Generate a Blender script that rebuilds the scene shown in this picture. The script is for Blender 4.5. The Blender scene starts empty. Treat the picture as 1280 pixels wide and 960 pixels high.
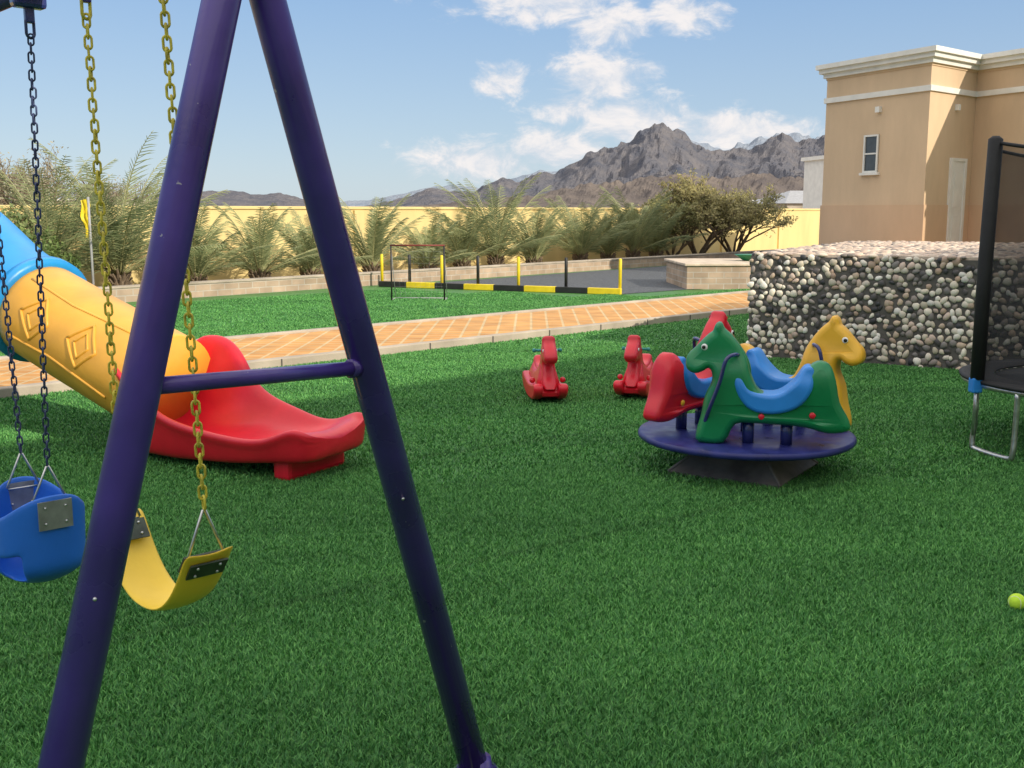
import bpy, bmesh, math, random
import numpy as np
from mathutils import Vector, Matrix, noise
random.seed(7); np.random.seed(7)
scene=bpy.context.scene
COL=scene.collection
R=math.radians

# ---------------------------------------------------------------- helpers
def empty(name,loc=(0,0,0),yaw=0,scale=1):
    o=bpy.data.objects.new(name,None); o.location=loc; o.rotation_euler=(0,0,yaw); o.scale=(scale,)*3
    COL.objects.link(o); return o
def mk(name,verts,faces,mat=None,parent=None,smooth=False,loc=(0,0,0),yaw=0):
    me=bpy.data.meshes.new(name); me.from_pydata([tuple(v) for v in verts],[],[tuple(f) for f in faces]); me.update()
    if mat: me.materials.append(mat)
    if smooth: me.polygons.foreach_set('use_smooth',[True]*len(me.polygons))
    o=bpy.data.objects.new(name,me); o.location=loc; o.rotation_euler=(0,0,yaw); COL.objects.link(o)
    if parent: o.parent=parent
    return o
def fixn(o):
    bm=bmesh.new(); bm.from_mesh(o.data); bmesh.ops.recalc_face_normals(bm,faces=bm.faces); bm.to_mesh(o.data); bm.free(); return o
def bevel(o,w,seg=2):
    m=o.modifiers.new('bev','BEVEL'); m.width=w; m.segments=seg; m.limit_method='ANGLE'; return o
def subd(o,l=2):
    m=o.modifiers.new('sub','SUBSURF'); m.levels=l; m.render_levels=l; return o
def box(name,c,s,mat,parent=None,yaw=0,bv=0.0):
    x,y,z=s[0]/2,s[1]/2,s[2]/2
    v=[(-x,-y,-z),(x,-y,-z),(x,y,-z),(-x,y,-z),(-x,-y,z),(x,-y,z),(x,y,z),(-x,y,z)]
    f=[(0,3,2,1),(4,5,6,7),(0,1,5,4),(1,2,6,5),(2,3,7,6),(3,0,4,7)]
    o=mk(name,v,f,mat,parent,loc=c,yaw=yaw)
    if bv: bevel(o,bv)
    return o
def sweep_data(pts,rad,seg=12,closed=False):
    pts=[Vector(p) for p in pts]; n=len(pts)
    if not hasattr(rad,'__len__'): rad=[rad]*n
    V=[];F=[]
    up=None
    for i,p in enumerate(pts):
        if closed: t=(pts[(i+1)%n]-pts[i-1]).normalized()
        else: t=(pts[min(i+1,n-1)]-pts[max(i-1,0)]).normalized()
        if up is None:
            up=Vector((0,0,1)) if abs(t.z)<.9 else Vector((1,0,0))
        up=(up-t*up.dot(t)).normalized(); s=t.cross(up)
        for k in range(seg):
            a=2*math.pi*k/seg
            V.append(p+(up*math.cos(a)+s*math.sin(a))*rad[i])
    m=n if closed else n-1
    for i in range(m):
        for k in range(seg):
            a=i*seg+k;b=i*seg+(k+1)%seg;j=(i+1)%n
            F.append((a,b,j*seg+(k+1)%seg,j*seg+k))
    if not closed:
        F.append(tuple(range(seg-1,-1,-1))); F.append(tuple((n-1)*seg+k for k in range(seg)))
    return V,F
def sweep(name,pts,rad,mat,parent=None,seg=12,closed=False,smooth=True):
    V,F=sweep_data(pts,rad,seg,closed)
    o=mk(name,V,F,mat,parent,smooth); fixn(o)
    return o
def catmull(P,n=8):
    P=[Vector(p) for p in P]; out=[]
    for i in range(len(P)-1):
        p0=P[max(i-1,0)];p1=P[i];p2=P[i+1];p3=P[min(i+2,len(P)-1)]
        for k in range(n):
            t=k/n
            out.append(0.5*((2*p1)+(p2-p0)*t+(2*p0-5*p1+4*p2-p3)*t*t+(3*p1-p0-3*p2+p3)*t**3))
    out.append(P[-1]); return out
def join(datas):
    V=[];F=[]
    for v,f in datas:
        o=len(V); V+=list(v); F+=[tuple(i+o for i in ff) for ff in f]
    return V,F
def lathe(name,prof,mat,parent=None,seg=48,loc=(0,0,0)):
    V=[];F=[];n=len(prof)
    for k in range(seg):
        a=2*math.pi*k/seg
        for r,z in prof: V.append((r*math.cos(a),r*math.sin(a),z))
    for k in range(seg):
        j=(k+1)%seg
        for i in range(n-1): F.append((k*n+i,j*n+i,j*n+i+1,k*n+i+1))
    return fixn(mk(name,V,F,mat,parent,True,loc=loc))
def sphere(name,c,r,mat,parent=None,sc=(1,1,1),seg=20):
    bm=bmesh.new(); bmesh.ops.create_uvsphere(bm,u_segments=seg,v_segments=seg//2,radius=r)
    for v in bm.verts: v.co=Vector((v.co.x*sc[0],v.co.y*sc[1],v.co.z*sc[2]))
    me=bpy.data.meshes.new(name); bm.to_mesh(me); bm.free(); me.materials.append(mat)
    me.polygons.foreach_set('use_smooth',[True]*len(me.polygons))
    o=bpy.data.objects.new(name,me); o.location=c; COL.objects.link(o); o.parent=parent; return o
def prism(name,poly,z0,z1,mat,parent=None):
    n=len(poly); V=[(x,y,z0) for x,y in poly]+[(x,y,z1) for x,y in poly]
    F=[tuple(range(n-1,-1,-1)),tuple(range(n,2*n))]+[(i,(i+1)%n,n+(i+1)%n,n+i) for i in range(n)]
    return fixn(mk(name,V,F,mat,parent))
def offset(poly,d):
    n=len(poly); area=sum(poly[i][0]*poly[(i+1)%n][1]-poly[(i+1)%n][0]*poly[i][1] for i in range(n))
    sg=1 if area>0 else -1; out=[]
    for i in range(n):
        p=Vector(poly[i]);a=Vector(poly[i-1]);b=Vector(poly[(i+1)%n])
        e1=(p-a).normalized();e2=(b-p).normalized()
        n1=Vector((e1.y,-e1.x))*sg;n2=Vector((e2.y,-e2.x))*sg
        m=(n1+n2); m=m/ (m.length_squared/2) if m.length>1e-6 else n1
        out.append(tuple(p+m*d))
    return out
def shape2d(name,pts,ext,bev,mat,parent=None,smooth_n=4,res=4,y=0.0,taper=None):
    """closed outline in local XZ, extruded along Y with round bevel"""
    P=[Vector((a,b)) for a,b in pts];n=len(P);out=[]
    for i in range(n):
        p0,p1,p2,p3=P[i-1],P[i],P[(i+1)%n],P[(i+2)%n]
        for k in range(smooth_n):
            t=k/smooth_n
            out.append(0.5*((2*p1)+(p2-p0)*t+(2*p0-5*p1+4*p2-p3)*t*t+(3*p1-p0-3*p2+p3)*t**3))
    cu=bpy.data.curves.new(name,'CURVE'); cu.dimensions='2D'; cu.fill_mode='BOTH'
    sp=cu.splines.new('POLY'); sp.points.add(len(out)-1)
    for i,p in enumerate(out): sp.points[i].co=(p.x,p.y,0,1)
    sp.use_cyclic_u=True; cu.extrude=ext; cu.bevel_depth=bev; cu.bevel_resolution=res; cu.offset=-bev*0.75
    o=bpy.data.objects.new(name+'_c',cu); COL.objects.link(o)
    dg=bpy.context.evaluated_depsgraph_get(); dg.update()
    me=bpy.data.meshes.new_from_object(o.evaluated_get(dg)); bpy.data.objects.remove(o); me.name=name
    me.transform(Matrix.Rotation(math.pi/2,4,'X'))
    if taper:
        for v in me.vertices: v.co.y*=taper(v.co.x,v.co.z)
    me.transform(Matrix.Translation((0,y,0)))
    me.materials.clear(); me.materials.append(mat)
    me.polygons.foreach_set('use_smooth',[True]*len(me.polygons))
    o=bpy.data.objects.new(name,me); COL.objects.link(o); o.parent=parent
    try:
        me.set_sharp_from_angle(angle=R(50))
    except Exception: pass
    return o

# ---------------------------------------------------------------- materials
def nt(name):
    m=bpy.data.materials.new(name); m.use_nodes=True; t=m.node_tree
    return m,t,t.nodes,t.links,t.nodes['Principled BSDF']
def mat(name,col,rough=.5,metal=0,ns=6,na=.12,bs=0,bd=.3,bdist=.01,spec=.5,coat=0,chips=None):
    m,t,N,L,b=nt(name)
    tc=N.new('ShaderNodeTexCoord')
    nz=N.new('ShaderNodeTexNoise'); nz.inputs['Scale'].default_value=ns; nz.inputs['Detail'].default_value=5
    L.new(tc.outputs['Object'],nz.inputs['Vector'])
    r=N.new('ShaderNodeValToRGB'); r.color_ramp.elements[0].position=.3; r.color_ramp.elements[1].position=.7
    r.color_ramp.elements[0].color=tuple(c*(1-na) for c in col)+(1,); r.color_ramp.elements[1].color=tuple(min(1,c*(1+na)) for c in col)+(1,)
    L.new(nz.outputs['Fac'],r.inputs['Fac']); out=r.outputs['Color']
    if chips:
        n3=N.new('ShaderNodeTexNoise'); n3.inputs['Scale'].default_value=chips[0]; n3.inputs['Detail'].default_value=3; n3.inputs['Roughness'].default_value=.7
        L.new(tc.outputs['Object'],n3.inputs['Vector']); q=N.new('ShaderNodeMapRange'); q.inputs[1].default_value=chips[1]; q.inputs[2].default_value=chips[1]+.015; L.new(n3.outputs['Fac'],q.inputs[0])
        mm=N.new('ShaderNodeMix'); mm.data_type='RGBA'; L.new(q.outputs[0],mm.inputs[0]); L.new(out,mm.inputs[6]); mm.inputs[7].default_value=chips[2]+(1,); out=mm.outputs[2]
        n4=N.new('ShaderNodeMapRange'); n4.inputs[1].default_value=.35; n4.inputs[2].default_value=.65; n4.inputs[3].default_value=rough*.8; n4.inputs[4].default_value=rough*1.5; L.new(nz.outputs['Fac'],n4.inputs[0]); L.new(n4.outputs[0],b.inputs['Roughness'])
    else: b.inputs['Roughness'].default_value=rough
    L.new(out,b.inputs['Base Color'])
    b.inputs['Metallic'].default_value=metal
    b.inputs['Specular IOR Level'].default_value=spec; b.inputs['Coat Weight'].default_value=coat
    if bs:
        n2=N.new('ShaderNodeTexNoise'); n2.inputs['Scale'].default_value=bs; n2.inputs['Detail'].default_value=6
        L.new(tc.outputs['Object'],n2.inputs['Vector'])
        bp=N.new('ShaderNodeBump'); bp.inputs['Strength'].default_value=bd; bp.inputs['Distance'].default_value=bdist
        L.new(n2.outputs['Fac'],bp.inputs['Height']); L.new(bp.outputs['Normal'],b.inputs['Normal'])
    return m
def attr_mat(name,attr,rough=.6,bs=0,spec=.3):
    m,t,N,L,b=nt(name)
    a=N.new('ShaderNodeAttribute'); a.attribute_name=attr
    L.new(a.outputs['Color'],b.inputs['Base Color']); b.inputs['Roughness'].default_value=rough; b.inputs['Specular IOR Level'].default_value=spec
    return m
def brick_mat(name,c1,c2,cm,scale,bw,bh,mortar=.02,vertical=False,rot=0,rough=.8,off=.5,bump=.4):
    m,t,N,L,b=nt(name)
    tc=N.new('ShaderNodeTexCoord'); vec=tc.outputs['Object']
    if vertical:
        s=N.new('ShaderNodeSeparateXYZ'); L.new(vec,s.inputs[0]); c=N.new('ShaderNodeCombineXYZ')
        ad=N.new('ShaderNodeMath'); L.new(s.outputs['X'],ad.inputs[0]); L.new(s.outputs['Y'],ad.inputs[1])
        L.new(ad.outputs[0],c.inputs['X']); L.new(s.outputs['Z'],c.inputs['Y']); vec=c.outputs[0]
    mp=N.new('ShaderNodeMapping'); mp.inputs['Rotation'].default_value=(0,0,rot); L.new(vec,mp.inputs['Vector'])
    br=N.new('ShaderNodeTexBrick'); br.inputs['Scale'].default_value=scale; br.inputs['Brick Width'].default_value=bw; br.inputs['Row Height'].default_value=bh
    br.inputs['Mortar Size'].default_value=mortar; br.inputs['Mortar Smooth'].default_value=.3; br.offset=off
    br.inputs['Color1'].default_value=c1+(1,); br.inputs['Color2'].default_value=c2+(1,); br.inputs['Mortar'].default_value=cm+(1,)
    L.new(mp.outputs[0],br.inputs['Vector'])
    nz=N.new('ShaderNodeTexNoise'); nz.inputs['Scale'].default_value=3; nz.inputs['Detail'].default_value=8; L.new(tc.outputs['Object'],nz.inputs['Vector'])
    mr=N.new('ShaderNodeMapRange'); mr.inputs[1].default_value=.3; mr.inputs[2].default_value=.7; mr.inputs[3].default_value=.78; mr.inputs[4].default_value=1.15
    L.new(nz.outputs['Fac'],mr.inputs[0])
    mx=N.new('ShaderNodeVectorMath'); mx.operation='SCALE'; L.new(br.outputs['Color'],mx.inputs[0]); L.new(mr.outputs[0],mx.inputs['Scale'])
    L.new(mx.outputs[0],b.inputs['Base Color']); b.inputs['Roughness'].default_value=rough
    bp=N.new('ShaderNodeBump'); bp.inputs['Strength'].default_value=bump; bp.inputs['Distance'].default_value=.01; bp.invert=True
    L.new(br.outputs['Fac'],bp.inputs['Height']); L.new(bp.outputs['Normal'],b.inputs['Normal'])
    return m

M_purple=mat('purple_paint',(.050,.024,.215),.30,ns=5,na=.28,bs=60,bd=.06,coat=.3,chips=(28,.715,(.30,.28,.36)))
M_navy=mat('navy_paint',(.022,.030,.15),.25,ns=5,na=.25,coat=.5)
M_discm=mat('disc_paint',(.022,.028,.15),.34,ns=8,na=.3,spec=.3,chips=(30,.72,(.2,.2,.26)))
M_red=mat('red_plastic',(.66,.012,.032),.33,ns=3,na=.16,bs=25,bd=.12)
M_green=mat('green_plastic',(.006,.20,.07),.3,ns=4,na=.15,bs=25,bd=.1)
M_yellow=mat('yellow_plastic',(.82,.45,.03),.35,ns=4,na=.12,bs=25,bd=.1)
M_tube=mat('ochre_plastic',(.76,.38,.045),.38,ns=3,na=.14,bs=14,bd=.2)
M_blue=mat('blue_plastic',(.025,.24,.72),.33,ns=4,na=.12,bs=25,bd=.1)
M_bluet=mat('sky_blue_plastic',(.018,.28,.68),.38,ns=3,na=.12,bs=14,bd=.15)
M_seatb=mat('bucket_blue',(.015,.14,.62),.45,ns=4,na=.12,bs=60,bd=.1)
M_seaty=mat('belt_yellow',(.85,.58,.045),.4,ns=4,na=.1,bs=60,bd=.1)
M_steel=mat('galvanised_steel',(.5,.51,.52),.35,metal=.9,ns=30,na=.2)
M_chny=mat('chain_yellow',(.52,.44,.05),.5,ns=40,na=.35,metal=.1)
M_chnb=mat('chain_blue',(.035,.05,.13),.4,ns=40,na=.4,metal=.3)
M_black=mat('black_foam',(.012,.012,.014),.7,ns=8,na=.3,bs=40,bd=.2)
M_blackp=mat('black_paint',(.018,.018,.018),.5,ns=8,na=.3)
M_plate=mat('seat_plate',(.06,.075,.06),.5,metal=.5,ns=20,na=.3)
M_yel=mat('yellow_paint',(.80,.60,.02),.5,ns=6,na=.12)
M_white=mat('white_paint',(.75,.73,.68),.7,ns=3,na=.08,bs=40,bd=.1)
M_eyew=mat('eye_white',(.8,.8,.8),.3,na=.02)
M_eyeb=mat('eye_black',(.01,.01,.01),.2,na=.1)
M_teal=mat('teal_plastic',(.03,.28,.27),.4)
M_wood=mat('dark_base',(.13,.12,.115),.6,ns=7,na=.4,bs=30,bd=.3)
M_redp=mat('red_paint',(.20,.03,.02),.5,ns=6,na=.2)
M_grey=mat('grey_pole',(.35,.35,.36),.5,ns=6,na=.2)
M_ball=mat('tennis_felt',(.60,.90,.06),.9,ns=40,na=.12,bs=300,bd=.6)
M_glass=mat('window_glass',(.03,.04,.05),.08,na=.2)
M_glass2=mat('pane_dark',(.06,.07,.08),.1,na=.2)
def stucco(name,c):
    m,t,N,L,b=nt(name)
    tc=N.new('ShaderNodeTexCoord')
    n1=N.new('ShaderNodeTexNoise'); n1.inputs['Scale'].default_value=.7; n1.inputs['Detail'].default_value=9; n1.inputs['Roughness'].default_value=.65
    mp=N.new('ShaderNodeMapping'); mp.inputs['Scale'].default_value=(1,1,.35); L.new(tc.outputs['Object'],mp.inputs[0]); L.new(mp.outputs[0],n1.inputs['Vector'])
    r=N.new('ShaderNodeValToRGB'); r.color_ramp.elements[0].position=.3; r.color_ramp.elements[1].position=.7
    r.color_ramp.elements[0].color=tuple(k*.82 for k in c)+(1,); r.color_ramp.elements[1].color=tuple(min(1,k*1.06) for k in c)+(1,)
    L.new(n1.outputs['Fac'],r.inputs['Fac']); L.new(r.outputs['Color'],b.inputs['Base Color']); b.inputs['Roughness'].default_value=.9; b.inputs['Specular IOR Level'].default_value=.2
    n2=N.new('ShaderNodeTexNoise'); n2.inputs['Scale'].default_value=60; n2.inputs['Detail'].default_value=4; L.new(tc.outputs['Object'],n2.inputs['Vector'])
    bp=N.new('ShaderNodeBump'); bp.inputs['Strength'].default_value=.25; bp.inputs['Distance'].default_value=.01; L.new(n2.outputs['Fac'],bp.inputs['Height']); L.new(bp.outputs['Normal'],b.inputs['Normal'])
    return m
M_peach=stucco('peach_stucco',(.68,.50,.33))
M_plinth=stucco('plinth_stucco',(.66,.45,.29))
M_cream=stucco('cream_wall',(.80,.63,.29))
M_houseb=stucco('house_stucco',(.72,.64,.52))
M_conc=mat('concrete',(.42,.36,.29),.9,ns=2,na=.25,bs=50,bd=.4)
M_mortar=mat('mortar',(.12,.11,.10),.95,ns=6,na=.25,bs=40,bd=.5)
M_creamtop=mat('cream_top',(.58,.48,.38),.9,ns=5,na=.2,bs=40,bd=.5)
M_sand=mat('sand',(.36,.29,.21),.95,ns=.6,na=.25,bs=8,bd=.4,bdist=.05)
M_soil=mat('soil',(.24,.18,.11),.95,ns=1.5,na=.35,bs=15,bd=.6,bdist=.04)
M_gravel=mat('dark_gravel',(.10,.11,.125),.95,ns=25,na=.45,bs=60,bd=.9,bdist=.03)
M_paver=brick_mat('pavers',(.62,.31,.085),(.54,.25,.065),(.58,.42,.22),1,.22,.22,.020,rot=R(45),off=0)
M_stone=brick_mat('border_stone',(.50,.37,.27),(.38,.28,.20),(.48,.42,.35),1,.32,.12,.012,vertical=True)

def grass_mat(name,blade):
    m,t,N,L,b=nt(name)
    g=N.new('ShaderNodeNewGeometry')
    n1=N.new('ShaderNodeTexNoise'); n1.inputs['Scale'].default_value=.9; n1.inputs['Detail'].default_value=4; n1.inputs['Roughness'].default_value=.65
    mpp=N.new('ShaderNodeMapping'); mpp.inputs['Rotation'].default_value=(0,0,R(-35)); mpp.inputs['Scale'].default_value=(.45,1.6,1); L.new(g.outputs['Position'],mpp.inputs[0]); L.new(mpp.outputs[0],n1.inputs['Vector'])
    r1=N.new('ShaderNodeValToRGB'); e=r1.color_ramp.elements; e[0].position=.33; e[1].position=.68
    e[0].color=(.74,.78,.78,1); e[1].color=(1.12,1.10,1.08,1)
    L.new(n1.outputs['Fac'],r1.inputs['Fac'])
    sp=N.new('ShaderNodeSeparateXYZ'); mp2=N.new('ShaderNodeMapping'); mp2.inputs['Rotation'].default_value=(0,0,R(-35)); L.new(g.outputs['Position'],mp2.inputs[0]); L.new(mp2.outputs[0],sp.inputs[0])
    pm=N.new('ShaderNodeMath'); pm.operation='PINGPONG'; pm.inputs[1].default_value=1.0; L.new(sp.outputs['Y'],pm.inputs[0])
    sm=N.new('ShaderNodeMapRange'); sm.inputs[1].default_value=0; sm.inputs[2].default_value=.035; sm.inputs[3].default_value=.70; sm.inputs[4].default_value=1; L.new(pm.outputs[0],sm.inputs[0])
    r2=N.new('ShaderNodeValToRGB'); e=r2.color_ramp.elements; e[0].position=0; e[1].position=1
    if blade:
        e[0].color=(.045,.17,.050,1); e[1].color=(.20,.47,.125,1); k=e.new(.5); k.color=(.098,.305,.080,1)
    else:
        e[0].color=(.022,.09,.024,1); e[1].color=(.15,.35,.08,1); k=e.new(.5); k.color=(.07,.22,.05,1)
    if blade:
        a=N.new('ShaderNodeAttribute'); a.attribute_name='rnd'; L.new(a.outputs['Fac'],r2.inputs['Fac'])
    else:
        n2=N.new('ShaderNodeTexNoise'); n2.inputs['Scale'].default_value=45; n2.inputs['Detail'].default_value=5; n2.inputs['Roughness'].default_value=.8
        L.new(g.outputs['Position'],n2.inputs['Vector'])
        mr=N.new('ShaderNodeMapRange'); mr.inputs[1].default_value=.35; mr.inputs[2].default_value=.68; L.new(n2.outputs['Fac'],mr.inputs[0]); L.new(mr.outputs[0],r2.inputs['Fac'])
        bp=N.new('ShaderNodeBump'); bp.inputs['Strength'].default_value=.6; bp.inputs['Distance'].default_value=.02; L.new(n2.outputs['Fac'],bp.inputs['Height']); L.new(bp.outputs['Normal'],b.inputs['Normal'])
    mx=N.new('ShaderNodeMix'); mx.data_type='RGBA'; mx.blend_type='MULTIPLY'; mx.inputs[0].default_value=1
    L.new(r2.outputs['Color'],mx.inputs[6]); L.new(r1.outputs['Color'],mx.inputs[7])
    sc=N.new('ShaderNodeVectorMath'); sc.operation='SCALE'; L.new(mx.outputs[2],sc.inputs[0]); L.new(sm.outputs[0],sc.inputs['Scale']); L.new(sc.outputs[0],b.inputs['Base Color'])
    b.inputs['Roughness'].default_value=.5; b.inputs['Specular IOR Level'].default_value=.25
    return m
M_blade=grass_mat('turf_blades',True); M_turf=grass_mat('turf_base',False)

# ---------------------------------------------------------------- geometry frames
A44=R(44); D=Vector((math.cos(A44),math.sin(A44))); NN=Vector((-math.sin(A44),math.cos(A44)))
def dn(s,c): return tuple(D*s+NN*c)
A49=R(49); B0=Vector((-7.44,18.6)); BD=Vector((math.cos(A49),math.sin(A49))); BN=Vector((-math.sin(A49),math.cos(A49)))

mk('ground',[(-6000,-3000,0),(6000,-3000,0),(6000,6000,0),(-6000,6000,0)],[(0,1,2,3)],M_sand)
b1=B0+BD*34; b0=B0-BD*14
mk('lawn',[(-16,-16,.004),(30,-16,.004),(34,26,.004),(b1.x,b1.y,.004),(b0.x,b0.y,.004)],[(0,1,2,3,4)],M_turf)
gv=[(-2.75,23.3),(2.12,21.05),(3.6,22.35),(9,24),(14,41.0),(11.9,41.0)]
mk('gravel_yard',[(x,y,.012) for x,y in gv],[tuple(range(len(gv)))],M_gravel)
pe=empty('paved_path',(0,0,0),A44)
box('paving',(3,10.77,.03),(60,1.98,.07),M_paver,pe)
box('kerb_near',(3,9.72,.045),(60,.12,.10),M_conc,pe,bv=.012)
box('kerb_far',(3,11.82,.045),(60,.12,.10),M_conc,pe,bv=.012)
for k in range(-12,24):
    box('kerb_joint',(k*1.0,9.655,.045),(.012,.012,.085),M_mortar,pe)

ge=empty('garden_border',(B0.x,B0.y,0),A49)
box('border_wall',(10,.12,.12),(52,.24,.26),M_stone,ge,bv=.01)
box('border_cap',(10,.12,.272),(52,.28,.04),M_conc,ge,bv=.01)
mk('soil_bed',[(-16,.24,.06),(36,.24,.06),(36,3.2,.06),(-16,3.2,.06)],[(0,1,2,3)],M_soil,ge)
we=empty('boundary_wall',(B0.x+BN.x*3.1,B0.y+BN.y*3.1,0),A49)
box('wall_panel',(10,.1,.83),(80,.2,1.66),M_cream,we)
box('wall_coping',(10,.1,1.69),(80,.28,.07),M_cream,we,bv=.01)
for k in range(-6,11):
    box('pilaster',(k*4.5,-.03,.82),(.3,.08,1.62),M_cream,we)

# ---------------------------------------------------------------- turf blades
def patch(i,n,ws=1.0):
    rs=np.random.RandomState(i)
    x=rs.rand(n);y=rs.rand(n);a=rs.rand(n)*2*np.pi;h=.014+.012*rs.rand(n);w=(.0015+.0009*rs.rand(n))*ws
    la=rs.rand(n)*2*np.pi; ln=h*(.3+.8*rs.rand(n))
    dx,dy=np.cos(a)*w,np.sin(a)*w; lx,ly=np.cos(la)*ln,np.sin(la)*ln
    P=np.zeros((n,5,3))
    P[:,0]=np.stack([x-dx,y-dy,0*x],1);P[:,1]=np.stack([x+dx,y+dy,0*x],1)
    P[:,2]=np.stack([x+dx*.9+lx*.35,y+dy*.9+ly*.35,h*.62],1);P[:,3]=np.stack([x-dx*.9+lx*.35,y-dy*.9+ly*.35,h*.62],1)
    P[:,4]=np.stack([x+lx,y+ly,h],1)
    me=bpy.data.meshes.new('turf_patch_%d'%i)
    me.vertices.add(n*5); me.vertices.foreach_set('co',P.reshape(-1))
    idx=np.arange(n)[:,None]*5
    q=(idx+np.array([[0,1,2,3]])); t=(idx+np.array([[3,2,4]]))
    li=np.concatenate([q,t],1).reshape(-1)
    me.loops.add(len(li)); me.loops.foreach_set('vertex_index',li.astype(np.int32))
    me.polygons.add(n*2); ls=np.zeros((n,2),int); ls[:,0]=np.arange(n)*7; ls[:,1]=ls[:,0]+4
    me.polygons.foreach_set('loop_start',ls.reshape(-1).astype(np.int32))
    me.update(calc_edges=True)
    at=me.attributes.new('rnd','FLOAT','POINT')
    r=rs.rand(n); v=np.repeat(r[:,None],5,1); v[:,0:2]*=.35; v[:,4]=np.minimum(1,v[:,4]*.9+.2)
    at.data.foreach_set('value',v.reshape(-1).astype(np.float32))
    me.materials.append(M_blade); me.validate(); return me
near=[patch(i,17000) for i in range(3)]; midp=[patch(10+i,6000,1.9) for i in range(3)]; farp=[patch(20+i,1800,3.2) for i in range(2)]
te=empty('artificial_grass',(0,0,.004))
def inborder(x,y): return (Vector((x,y))-B0).dot(BN)<0
gl=Vector((2.12,21.05))-Vector((-2.75,23.3)); 
def ingravel(x,y):
    v=Vector((x,y))-Vector((-2.75,23.3)); side=gl.x*v.y-gl.y*v.x
    g2=Vector((3.6,22.35))-Vector((2.12,21.05)); v2=Vector((x,y))-Vector((2.12,21.05)); s2=g2.x*v2.y-g2.y*v2.x
    if v.dot(gl)<gl.length_squared: return side>0 and x>-2.9
    return s2>0
cnt=0
for ci in range(-4,20):
    for si in range(-8,40):
        if ci<14: c0=9.65-1-ci
        else: c0=11.9+(ci-14)
        s0=si-8
        cs=[Vector(dn(s0+a,c0+b)) for a in(0,1) for b in(0,1)]
        if c0>8.66 and c0<11.85: continue
        if not any(2.2<p.y<30 and abs(p.x)<.50*p.y+.4 for p in cs): continue
        if not all(inborder(*p) for p in cs): continue
        if c0>11 and any(ingravel(*p) for p in cs): continue
        cc=Vector(dn(s0+.5,c0+.5))
        src=near if cc.y<6.2 else midp if cc.y<13 else farp
        o=bpy.data.objects.new('turf_tile',random.choice(src))
        k=random.randrange(4); o.rotation_euler=(0,0,A44+k*math.pi/2)
        off=Matrix.Rotation(A44+k*math.pi/2,2)@Vector((.5,.5))
        o.location=(cc.x-off.x,cc.y-off.y,0); COL.objects.link(o); o.parent=te; cnt+=1
print('tiles',cnt)

# ---------------------------------------------------------------- swing set
sw=empty('swing_set')
ap=Vector((-.601,2.54,2.277)); fl=Vector((-.939,1.706,0)); fr=Vector((-.103,2.89,0)); bdv=Vector((-1.07,1.18,0))
tr=.0415
sweep('leg_1',[ap+(ap-fl)*.02,ap,fl],tr,M_purple,sw,24)
sweep('leg_2',[ap+(ap-fr)*.02,ap,fr],tr,M_purple,sw,24)
ap2=ap+bdv*3.05
sweep('top_beam',[ap-bdv*.06+Vector((0,0,.03)),ap2+Vector((0,0,.03))+bdv*.06],.042,M_purple,sw,24)
sweep('leg_3',[ap2,ap2+(fl-ap)],tr,M_purple,sw,24)
sweep('leg_4',[ap2,ap2+(fr-ap)],tr,M_purple,sw,24)
def lerp(a,b,t): return a+(b-a)*t
ca=lerp(ap,fl,.452); cb=lerp(ap,fr,.468)
sweep('cross_bar',[ca,cb],.0185,M_purple,sw,16)
dv=(cb-ca).normalized()
sweep('cross_bar_collar',[cb-dv*.06,cb-dv*.035],.024,M_purple,sw,16)
sweep('cross_bar_2',[ca+bdv*3.05,cb+bdv*3.05],.0185,M_purple,sw,16)
for p in(fl,fr,ap2+(fl-ap),ap2+(fr-ap)):
    lathe('foot_cap',[(0,.0),(.065,0),(.065,.012),(.045,.02),(.043,.05),(0,.05)],M_purple,sw,20,(p.x,p.y,.004))
for p,q in((ap,fl),(ap,fr)):
    v=lerp(p,q,.62); sphere('bolt',(v.x+.01,v.y-.041,v.z),.0045,M_steel,sw,seg=10)
    v=lerp(p,q,.985); sphere('bolt',(v.x,v.y-.04,v.z),.005,M_steel,sw,seg=10)
def link(c,ax,rot,L=.021,W=.0105,r=.0034):
    pts=[]
    ax=ax.normalized(); u=ax.orthogonal().normalized(); w=ax.cross(u)
    sd=u*math.cos(rot)+w*math.sin(rot)
    for k in range(14):
        a=2*math.pi*k/14; ca_,sa=math.cos(a),math.sin(a)
        pts.append(c+ax*((L-W)*(1 if ca_>0 else -1)+W*ca_)+sd*(W*sa))
    return sweep_data(pts,r,7,True)
def chain(name,a,b,m,L=.021,W=.0105,r=.0034):
    a=Vector(a);b=Vector(b); d=b-a; n=int(d.length/(2*L-2.6*r)); ds=[]
    for i in range(n+1):
        t=i/n; ds.append(link(a+d*t+Vector((random.uniform(-1,1),random.uniform(-1,1),0))*.0012,d+Vector((random.uniform(-1,1),random.uniform(-1,1),0))*.03,(i%2)*math.pi/2+.5+random.uniform(-.25,.25),L,W,r))
    V,F=join(ds); return mk(name,V,F,m,sw,True)
def hanger(p,m,ms):
    p=Vector(p); by=math.atan2(bdv.y,bdv.x)
    box('clamp',(p.x,p.y,2.285),(.05,.105,.10),ms,sw,by,.012)
    box('clamp_lug',(p.x,p.y,2.215),(.022,.03,.05),ms,sw,by,.005)
    V,F=join([link(Vector((p.x,p.y,2.175)),Vector((0,0,1)),.3,.030,.015,.005)])
    mk('hook',V,F,m,sw,True)
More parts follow.
